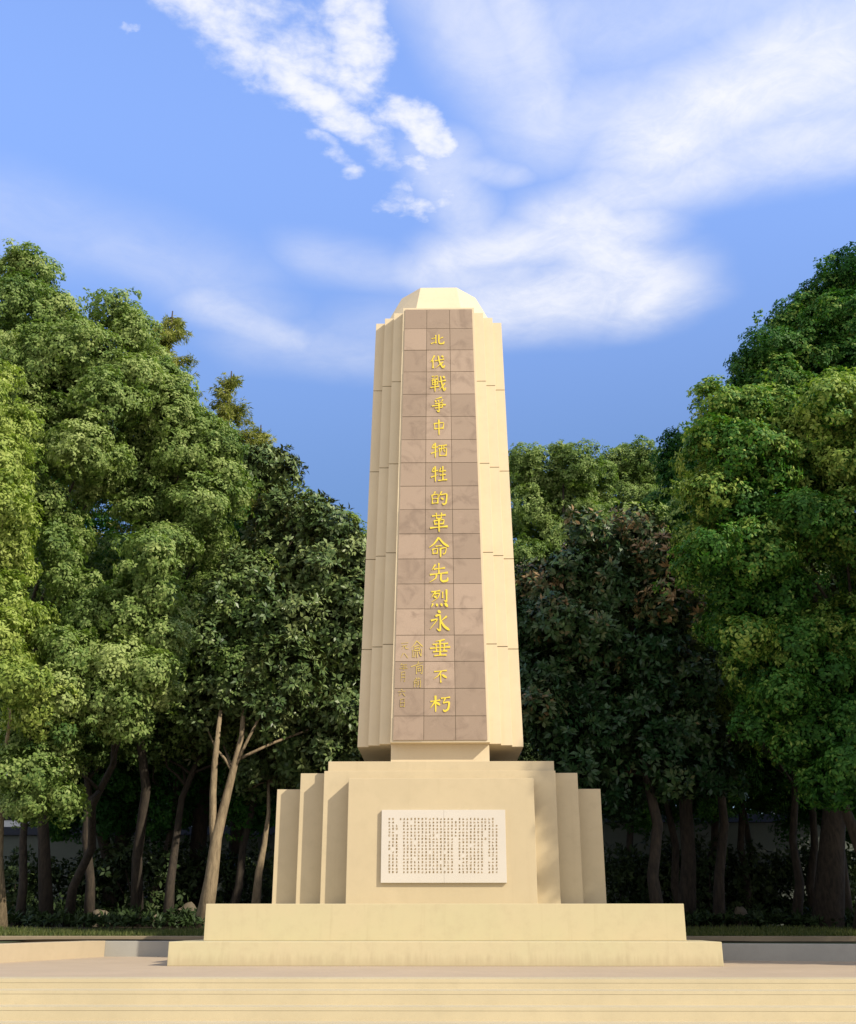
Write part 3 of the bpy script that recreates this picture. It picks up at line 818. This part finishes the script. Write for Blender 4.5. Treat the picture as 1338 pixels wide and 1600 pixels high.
tree('camphor_tree', 'rounded green camphor tree left of the dark magnolia, sunlit and dense', px_lobes([
  (240, 585, 36), (275, 648, 40), (318, 678, 38), (290, 700, 58), (345, 700, 34), (235, 680, 52), (340, 765, 42), (305, 790, 55), (250, 785, 50), (205, 735, 46), (212, 795, 32), (255, 630, 50), (226, 850, 30), (262, 850, 36), (350, 735, 30)], 27, seed=3),
  'camphor', 'camphor', foot(215, 30.5), .15, 13, 5.0, group='camphor trees', tone0=.55)
tree('camphor_tree', 'lower spreading camphor tree with leafy skirts hanging over the left trunks', px_lobes([
  (238, 870, 40), (252, 930, 42), (195, 955, 50), (258, 995, 36), (135, 965, 40), (185, 1035, 50), (110, 1020, 46), (235, 1050, 38), (90, 1085, 46), (160, 1090, 40), (208, 1095, 26), (25, 1105, 40), (62, 1200, 40), (20, 1205, 42), (100, 1145, 24), (40, 1150, 30), (95, 1240, 26)], 23.6, seed=4),
  'camphor', 'camphor', foot(106, 30), .13, 14, 3.6, group='camphor trees', tone0=.58)
MY = 11.4
mp = [at(px, py, MY) for px, py in ((318, 1435), (331, 1370), (338, 1310), (348, 1270), (362, 1215), (378, 1150))]
mb = foot(315, MY + 17)
tree('magnolia_tree', 'dark glossy magnolia tree close left of the pillar with pale forked trunk', px_lobes([
  (392, 725, 36), (440, 738, 26), (425, 795, 38), (482, 808, 38), (513, 830, 36), (548, 868, 32), (556, 930, 42), (500, 890, 52), (440, 860, 44), (395, 905, 40), (345, 935, 46), (400, 965, 50),
  (460, 960, 52), (522, 985, 46), (330, 1000, 48), (390, 1030, 52), (450, 1050, 52), (522, 1060, 46), (350, 1080, 46), (420, 1105, 42), (482, 1110, 42), (540, 1110, 36), (318, 1125, 30), (450, 1155, 32), (505, 1170, 36), (300, 960, 40), (310, 1060, 40), (545, 1010, 40)], 29.0, seed=5),
  'magnolia', 'magnolia', mb, .195, 15, 4.2, group='magnolia trees', bark='bark_pale', pts=[mb] + mp[1:],
  forks=[([mp[1].lerp(mp[2], .7), at(333, 1290, MY), at(333, 1240, MY), at(336, 1190, MY), at(345, 1110, MY)], [.10, .095, .09, .08, .05])], tone0=.56)
mb2 = foot(396, 30)
tree('magnolia_tree', 'slim magnolia tree with a leaning pale trunk beside the left edge of the pedestal', px_lobes([
  (430, 1180, 36), (470, 1200, 34), (390, 1200, 30), (500, 1130, 40), (420, 1120, 40), (530, 1180, 36)], 30.5, seed=6),
  'magnolia', 'magnolia', mb2, .12, 16, 4.2, group='magnolia trees', bark='bark_pale', pts=[mb2, at(405, 1360, 13), at(413, 1320, 13), at(420, 1270, 13)], tone0=.4)
tree('camphor_tree', 'light green camphor tree peeping out behind the left magnolia near the pillar', px_lobes([
  (482, 800, 34), (530, 838, 42), (560, 880, 38), (520, 900, 46), (420, 760, 34), (470, 860, 50), (580, 930, 50)], 36, seed=7),
  'camphor', 'camphor_gold', foot(530, 37), .25, 17, 6.0, group='camphor trees', tone0=.35)

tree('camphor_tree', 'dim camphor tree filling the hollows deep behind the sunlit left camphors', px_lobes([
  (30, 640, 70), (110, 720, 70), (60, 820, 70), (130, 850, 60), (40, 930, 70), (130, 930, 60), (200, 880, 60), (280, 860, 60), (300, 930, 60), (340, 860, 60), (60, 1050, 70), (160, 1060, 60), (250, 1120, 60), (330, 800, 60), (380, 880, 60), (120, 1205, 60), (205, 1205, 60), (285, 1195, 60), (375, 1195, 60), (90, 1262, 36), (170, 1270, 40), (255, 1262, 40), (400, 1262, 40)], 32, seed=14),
  'camphor', 'camphor_shaded', foot(180, 32.5), .2, 24, 5.0, group='camphor trees', tone0=.08, dens=.7)  # low tone paints the deep shade of the hollows into the leaves

# --- right of the monument
tree('camphor_tree', 'sunlit camphor tree far behind the pillar, directly right of its shaft', px_lobes([
  (820, 722, 30), (850, 745, 42), (905, 728, 42), (880, 705, 22), (932, 745, 26), (830, 800, 42), (892, 785, 46), (858, 850, 46), (818, 875, 38), (925, 805, 32), (822, 935, 40), (880, 900, 46)], 37, seed=8),
  'camphor', 'camphor', foot(850, 38), .30, 18, 6.5, group='camphor trees', tone0=.52)
tree('camphor_tree', 'sunlit round topped camphor tree far behind the brown topped magnolia', px_lobes([
  (992, 718, 34), (962, 725, 24), (1022, 732, 32), (978, 780, 42), (1032, 800, 42), (1000, 850, 46), (960, 850, 40)], 39, seed=9),
  'camphor', 'camphor', foot(1000, 40), .30, 19, 6.5, group='camphor trees', tone0=.52)
tree('camphor_tree', 'narrow blue green camphor tree in shade between the lit trees and the big right tree', px_lobes([
  (1062, 690, 24), (1056, 735, 32), (1072, 795, 40), (1082, 860, 36), (1090, 740, 40), (1095, 920, 36)], 29, seed=10),
  'camphor', 'camphor_shaded', foot(1070, 30), .22, 20, 6.0, group='camphor trees', tone0=.35)
mb3 = foot(1034, 26)
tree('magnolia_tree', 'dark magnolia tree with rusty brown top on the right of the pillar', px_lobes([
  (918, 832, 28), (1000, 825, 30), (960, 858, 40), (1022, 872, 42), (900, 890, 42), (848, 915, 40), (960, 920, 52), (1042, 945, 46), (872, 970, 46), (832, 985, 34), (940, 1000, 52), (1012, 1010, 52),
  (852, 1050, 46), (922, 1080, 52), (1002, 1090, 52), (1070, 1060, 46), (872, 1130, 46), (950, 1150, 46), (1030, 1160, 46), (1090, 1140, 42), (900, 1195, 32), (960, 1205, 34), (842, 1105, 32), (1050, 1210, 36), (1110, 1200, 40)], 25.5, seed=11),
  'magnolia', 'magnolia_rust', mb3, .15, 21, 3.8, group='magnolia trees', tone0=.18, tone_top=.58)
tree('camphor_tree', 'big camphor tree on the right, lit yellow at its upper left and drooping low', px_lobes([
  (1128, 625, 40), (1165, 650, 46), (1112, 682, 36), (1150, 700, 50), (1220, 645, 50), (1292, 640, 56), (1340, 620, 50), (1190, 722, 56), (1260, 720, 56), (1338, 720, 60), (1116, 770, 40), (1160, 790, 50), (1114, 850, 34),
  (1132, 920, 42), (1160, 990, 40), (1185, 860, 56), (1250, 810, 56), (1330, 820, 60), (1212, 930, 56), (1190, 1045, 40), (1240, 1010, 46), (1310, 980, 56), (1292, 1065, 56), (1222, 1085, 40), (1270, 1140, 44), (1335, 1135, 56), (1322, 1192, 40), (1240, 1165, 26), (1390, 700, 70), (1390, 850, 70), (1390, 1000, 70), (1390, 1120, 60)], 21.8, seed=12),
  'camphor', 'camphor_shaded', foot(1340, 24.5), .14, 22, 4.0, group='camphor trees', tone0=.24, tone_top=.58, limbs=12)  # tone_top paints the sunlit upper crown into the leaf colour
tree('camphor_tree', 'tallest camphor tree at the upper right corner, rising behind the big one', px_lobes([
  (1342, 425, 46), (1295, 465, 46), (1335, 500, 56), (1245, 505, 42), (1202, 545, 40), (1262, 555, 52), (1175, 575, 34), (1325, 580, 56), (1225, 595, 40), (1390, 470, 60), (1390, 580, 60), (1180, 620, 40), (1290, 640, 60)], 27.5, seed=13),
  'camphor', 'camphor_shaded', foot(1290, 28), .32, 23, 6.0, group='camphor trees', tone0=.40)

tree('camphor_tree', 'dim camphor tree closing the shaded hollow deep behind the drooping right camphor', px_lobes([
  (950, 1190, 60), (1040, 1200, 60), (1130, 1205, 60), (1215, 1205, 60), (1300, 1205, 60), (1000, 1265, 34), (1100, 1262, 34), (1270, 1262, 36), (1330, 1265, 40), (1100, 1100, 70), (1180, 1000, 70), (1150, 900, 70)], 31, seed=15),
  'camphor', 'camphor_shaded', foot(1105, 32.5), .14, 25, 5.0, group='camphor trees', tone0=.2, dens=.7)

# --- feathery dawn redwoods behind the left trees
def redwood(label, px, py, D, half_px, z_low, seed):
    ap = at(px, py, D - 17); base = (ap.x, D - 17.0, grove_z(ap.x, D - 17.0))
    nr = np.random.default_rng(seed)
    H = ap.z; wid = half_px * px_scale(ap)
    o = empty('dawn_redwood', base); tag(o, label, 'tree', 'feathery dawn redwoods')
    C, A, T = [], [], []
    bm = bmesh.new(); z = z_low; rr = random.Random(seed)
    tube(bm, [(0, 0, -.2), (0.05, 0, H * .4), (-.03, 0, H * .75), (0, 0, H - base[2])], [.26, .18, .10, .02], 9, .1, rr)
    while z < H - .2:
        t = (H - z) / 3.2
        ln = min(.15 + wid * t ** .8, wid * 1.9) * rr.uniform(.65, 1.15)
        a = rr.uniform(0, 2 * math.pi); d = Vector((math.cos(a), math.sin(a), 0))
        p0 = Vector((0, 0, z - base[2])); p1 = p0 + d * ln + Vector((0, 0, ln * rr.uniform(-.05, .35)))
        tube(bm, [p0, p0.lerp(p1, .5) + Vector((0, 0, .06)), p1], [.03, .02, .006], 5)
        k = int(40 * ln) + 8
        s = nr.uniform(.15, 1.05, k)[:, None]
        c = np.array(p0) + (np.array(p1) - np.array(p0)) * s + nr.normal(0, .10, (k, 3)) * np.array([1, 1, .8])
        C.append(c); A.append(unit(np.array([[d.x, d.y, -.35]]) + nr.normal(0, .45, (k, 3)))); T.append(np.full(k, .5 + rr.uniform(-.2, .2)))
        z += rr.uniform(.05, .12)
    V, TT = leaf_quads(np.concatenate(C), np.concatenate(A), nr, 6, .20, .035, (10, 80), .5, np.concatenate(T))
    quads_mesh('crown', V, TT, M['redwood'], o)
    obj('trunk', bm, M['bark'], o, smooth=True)
    return o
redwood('golden green dawn redwood rising just behind the left camphor tops', 270, 486, 33, 52, 9, 31)
redwood('feathery dawn redwood spire, rightmost and sparsest above the left trees', 362, 580, 33, 42, 8, 32)
redwood('short yellowing dawn redwood half hidden behind the left magnolia top', 408, 664, 34, 40, 7, 33)

# --- trees along the right side of the forecourt, beyond the frame: they shade the right of the scene
tall = TREES['tallest bushy camphor tree on the left, its top cut by the left frame edge']
def plain_lobes(c, rx, rz, n, seed, r=(.9, 1.5)):
    rr = random.Random(seed); out = []
    for _ in range(n):
        while True:
            v = Vector((rr.uniform(-1, 1), rr.uniform(-1, 1), rr.uniform(-1, 1)))
            if .35 < v.length < 1: break
        out.append((c[0] + v.x * rx, c[1] + v.y * rx, c[2] + v.z * rz, rr.uniform(*r)))
    return out
side = tree('camphor_tree', 'tall camphor tree beside the plaza steps on the right, outside the view', plain_lobes((12.6, -2.75, 10.3), 1.9, 2.0, 48, 71, (.8, 1.1)), 'camphor', 'camphor_shaded', (12.6, -3.4, -.05), .3, 71, 7, group='camphor trees', dens=1.1, face_cam=False)
side2 = tree('camphor_tree', 'broad camphor tree right of the plaza beside the low wall, outside the view', plain_lobes((13.4, 0.6, 9.3), 2.7, 3.3, 62, 72, (.9, 1.4)), 'camphor', 'camphor_shaded', (13.4, 1.0, .2), .3, 72, 4, group='camphor trees', dens=.6, face_cam=False)
tree('camphor_tree', 'young low camphor tree between the plaza and the tall off-view camphor trees', plain_lobes((11.0, -1.3, 5.2), 1.5, 1.8, 26, 73, (.7, 1.0)), 'camphor', 'camphor_shaded', (11.0, -1.2, .2), .12, 73, 2.5, group='camphor trees', dens=.8, face_cam=False)
for i, (x, y, s, rz, lb) in enumerate([
    (14.0, 5.6, 1.0, 1.0, 'camphor tree behind the right low wall, outside the view'),
    (15.5, 11.0, 1.2, 2.2, 'camphor tree outside the view deep at the right of the grove'),
    (18.5, 2.5, 1.15, 3.1, 'larger camphor tree outside the view far right of the plaza')]):
    copy_tree(side2, (x, y, .2), rz, s, lb)

# --- the shaded grove behind: slim trees whose trunks stand dark under the canopy
def grove_proto(seed, label, px, D, style, mat, top=11.0):
    b = foot(px, D)
    return tree('grove_tree', label, plain_lobes((b[0], b[1], 7.6), 2.5, 2.6, 26, seed, (.8, 1.3)), style, mat, b, .125, seed, 3.6, group='slim trees in the shaded grove', dens=.6, face_cam=False, tone0=.4)
ga = grove_proto(51, 'slim dark trunked tree just left of the forked pale trunk', 262, 30, 'camphor', 'camphor')
gb = grove_proto(52, 'slim dark trunked tree third from the right frame edge in the shaded grove', 1240, 29, 'magnolia', 'magnolia')
GROVE = [
 (ga, 30, 29.5, .95, 'thin dark tree near the left frame edge behind the yellow green camphor'),
 (ga, 140, 30.5, 1.05, 'dark straight tree in the left grove, midway between frame edge and forked trunk'),
 (ga, 185, 33.0, 1.0, 'slender tree deep in the left grove close to the whitewashed wall'),
 (gb, 235, 32.0, .95, 'dark tree deep in the left grove behind the lower spreading camphor'),
 (gb, 355, 31.0, 1.0, 'thin dark tree standing right of the forked pale trunk'),
 (ga, 455, 34.0, 1.15, 'dark tree hidden mostly behind the left stepped slabs of the pedestal'),
 (ga, -60, 33.0, 1.2, 'dark tree at the left frame edge far back by the white building'),
 (gb, 985, 33.0, 1.05, 'dark tree just right of the pedestal far back in the grove'),
 (gb, 1075, 31.0, 1.0, 'slim dark tree in front of the left end of the pale wall on the right'),
 (ga, 1122, 28.5, 1.1, 'thick dark tree right of the rusty magnolia trunk'),
 (gb, 1160, 31.5, 1.0, 'thin dark tree in the middle of the right grove beside the thick trunk'),
 (ga, 1192, 33.5, .95, 'thin dark tree next to the white pole on the right'),
 (gb, 1278, 31.0, 1.0, 'slim dark tree second from the right frame edge'),
 (ga, 1325, 30.0, 1.1, 'dark tree at the right frame edge under the drooping camphor'),
 (ga, 1400, 34.0, 1.2, 'dark tree outside the right frame edge deep in the grove'),
 (ga, 700, 36.0, 1.2, 'dark tree hidden behind the monument'),
]
rr = random.Random(9)
for src, px, D, s, lb in GROVE:
    copy_tree(src, foot(px, D), rr.uniform(0, 6.28), s, lb)

# --- more trees beyond the perimeter wall, closing the view under the canopy
BEYOND = [(-230, 46, 1.5, 'dim tree beyond the perimeter wall at the far left'), (120, 47, 1.35, 'dim tree beyond the perimeter wall beside the white building'),
 (200, 45, 1.4, 'dim tree beyond the perimeter wall behind the lower spreading camphor'), (330, 47, 1.4, 'dim tree beyond the perimeter wall behind the forked trunk'),
 (450, 45, 1.4, 'dim tree beyond the perimeter wall left of the pedestal'), (590, 47, 1.4, 'dim tree beyond the perimeter wall behind the pedestal, its left one'),
 (760, 46, 1.4, 'dim tree beyond the perimeter wall behind the pedestal, its right one'), (900, 45, 1.4, 'dim tree beyond the perimeter wall right of the pedestal'),
 (1040, 47, 1.4, 'dim tree beyond the perimeter wall behind the rusty magnolia'), (1170, 45, 1.4, 'dim tree beyond the perimeter wall behind the white pole'),
 (1300, 47, 1.45, 'dim tree beyond the perimeter wall behind the drooping camphor'), (1450, 46, 1.5, 'dim tree beyond the perimeter wall at the far right')]
bx = foot(BEYOND[0][0], BEYOND[0][1])
bsrc = tree('far_tree', BEYOND[0][3], plain_lobes((bx[0], bx[1], 5.6), 2.3, 4.6, 48, 77, (.9, 1.5)), 'camphor', 'shrub', bx, .2, 77, 2.0, group='trees beyond the perimeter wall', dens=.5, face_cam=False, tone0=.5)
for px, D, s, lb in BEYOND[1:]:
    copy_tree(bsrc, foot(px, D), rr.uniform(0, 6.28), s * .8, lb)

# --- perimeter wall, building and pole beyond the grove
def perimeter(x0, x1, y, top, label):
    o = empty('perimeter_wall', ((x0 + x1) / 2, y, 0)); tag(o, label, 'wall', 'whitewashed perimeter walls')
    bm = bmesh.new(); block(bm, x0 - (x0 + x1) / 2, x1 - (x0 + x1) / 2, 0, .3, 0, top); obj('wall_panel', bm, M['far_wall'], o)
    bm = bmesh.new(); hexa(bm, (x0 - (x0 + x1) / 2 - .1, x1 - (x0 + x1) / 2 + .1, -.18, .48), (x0 - (x0 + x1) / 2, x1 - (x0 + x1) / 2, .1, .2), top + .002, top + .28)
    obj('coping', bm, M['coping'], o)
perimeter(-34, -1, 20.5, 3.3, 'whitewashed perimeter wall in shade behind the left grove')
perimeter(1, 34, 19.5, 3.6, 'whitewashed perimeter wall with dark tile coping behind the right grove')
def house(x0, x1, y0, y1, h, label, n):
    o = empty('building', ((x0 + x1) / 2, y0, 0)); tag(o, label, 'building')
    w = (x1 - x0) / 2; bm = bmesh.new(); block(bm, -w, w, 0, y1 - y0, 0, h); obj('wall', bm, M['white_wall'], o)
    bm = bmesh.new(); block(bm, -w - .3, w + .3, -.3, y1 - y0 + .3, h + .002, h + .35); obj('roof', bm, M['coping'], o)
    for i in range(n):
        x = -w + (i + .5) * 2 * w / n
        bm = bmesh.new(); block(bm, x - .7, x + .7, -.03, .05, 1.2, 2.9); obj('window', bm, M['coping'], o)
        bm = bmesh.new(); block(bm, x - .7, x + .7, -.03, .05, 4.6, 6.2); obj('window', bm, M['coping'], o)
house(-31, -16.8, 30, 38, 7.0, 'white building glimpsed through the trees at the far left', 5)
pp = at(1207, 1262, 20.4)
bm = bmesh.new(); zt = at(1207, 1196, 20.4).z
tube(bm, [(0, 0, -.2), (0, 0, zt - .3)], [.05, .04], 10)
block(bm, -.05, .45, -.03, .03, zt - .40 - .01, zt - .34)
po = obj('lamp_pole', bm, M['white_metal']); po.location = (pp.x, 20.4, 0.3)
tag(po, 'thin white pole standing behind the right perimeter wall', 'pole')

# --- boulders, ground cover and shrubs under the grove
def boulder(label, px, py, D, w, h, seed):
    p = at(px, py, D - 17); rr = random.Random(seed); z0 = grove_z(p.x, D - 17)
    bm = bmesh.new(); bmesh.ops.create_icosphere(bm, subdivisions=3, radius=1)
    ph = [rr.uniform(0, 6) for _ in range(6)]
    for v in bm.verts:
        c = v.co; k = 1 + .16 * math.sin(c.x * 2.6 + ph[0]) * math.sin(c.y * 3.1 + ph[1]) + .10 * math.sin(c.z * 5 + ph[2] + c.x * 4) + .04 * math.sin(c.y * 11 + ph[3] + c.z * 9)
        k += .07 * math.sin(c.x * 17 + ph[4]) * math.sin(c.z * 15 + ph[5])
        v.co = Vector((c.x * k * w, c.y * k * w * .7, c.z * k * h + h * .6))
    o = obj('boulder', bm, M['bed_wall'], smooth=True); o.location = (p.x, D - 17.0, z0)
    tag(o, label, 'boulder', 'boulders under the grove')
boulder('wide pale boulder on the ground left of the forked trunk, nearest the frame edge', 22, 1440, 29.5, .24, .20, 1)
boulder('pale boulder between the dark trunks midway to the left base tier', 158, 1440, 30, .26, .26, 2)
boulder('small boulder close left of the monument base under the forked trunk', 238, 1440, 30, .18, .20, 3)
boulder('broad boulder right beside the forked pale trunk foot', 292, 1438, 30.5, .30, .34, 4)
boulder('lone beige boulder in the deep shade right of the monument', 1158, 1440, 30, .26, .30, 5)
nr = np.random.default_rng(15); n = 5200
C = np.stack([nr.uniform(-17, 17, n), nr.uniform(10.6, 19, n), np.zeros(n)], 1)
hh = .12 + .55 * np.clip((C[:, 1] - 10.6) / 5, 0, 1) * nr.random(n)
C[:, 2] = np.array([grove_z(a, b) for a, b in C[:, :2]]) + hh
V, T = leaf_quads(C, unit(np.array([[0, -.2, 1.0]]) + nr.normal(0, .4, (n, 3))), nr, 9, .2, .07, (35, 110), .1, np.full(n, .4))
g = quads_mesh('ground_cover', V, T, M['shrub']); g['kind'] = 'stuff'
def shrub(label, seed, loc):
    o = empty('shrub', loc); tag(o, label, 'shrub', 'shrubs under the grove')
    V, T = crown_arrays(plain_lobes((0, 0, 1.0), 1.0, .75, 14, seed, (.45, .75)), 'shrub', seed, .7, False, .4)
    quads_mesh('foliage', V, T, M['shrub'], o)
    bm = bmesh.new(); r2 = random.Random(seed)
    for k in range(5):
        a = r2.uniform(0, 6.28); tube(bm, [(0, 0, -.1), (math.cos(a) * .25, math.sin(a) * .25, .5), (math.cos(a) * .7, math.sin(a) * .7, 1.2)], [.04, .03, .012], 6)
    obj('stems', bm, M['bark'], o)
    return o
sa = shrub('dark shrub at the left end of the grove behind the stone bed edge', 61, foot(15, 31.8))
SH = ['dark shrub behind the straight trunk in the left grove', 'low shrub left of the forked pale trunk', 'dark shrub behind the forked pale trunk',
      'dark shrub behind the leaning pale trunk by the pedestal', 'dark shrub right of the pedestal near its stepped slabs', 'dark shrub left of the rusty magnolia trunk',
      'dark shrub behind the thick dark trunk in the right grove', 'dark shrub below the white pole', 'dark shrub beneath the drooping right camphor', 'dark shrub at the right frame edge']
for i, (px, D) in enumerate([(120, 32.5), (215, 32), (300, 33), (400, 33), (960, 32), (1030, 33), (1110, 32), (1190, 32.5), (1265, 32), (1330, 33)]):
    o = copy_tree(sa, foot(px, D), i * 1.3, 1.0 + .2 * ((i * 7) % 4) / 3, SH[i])
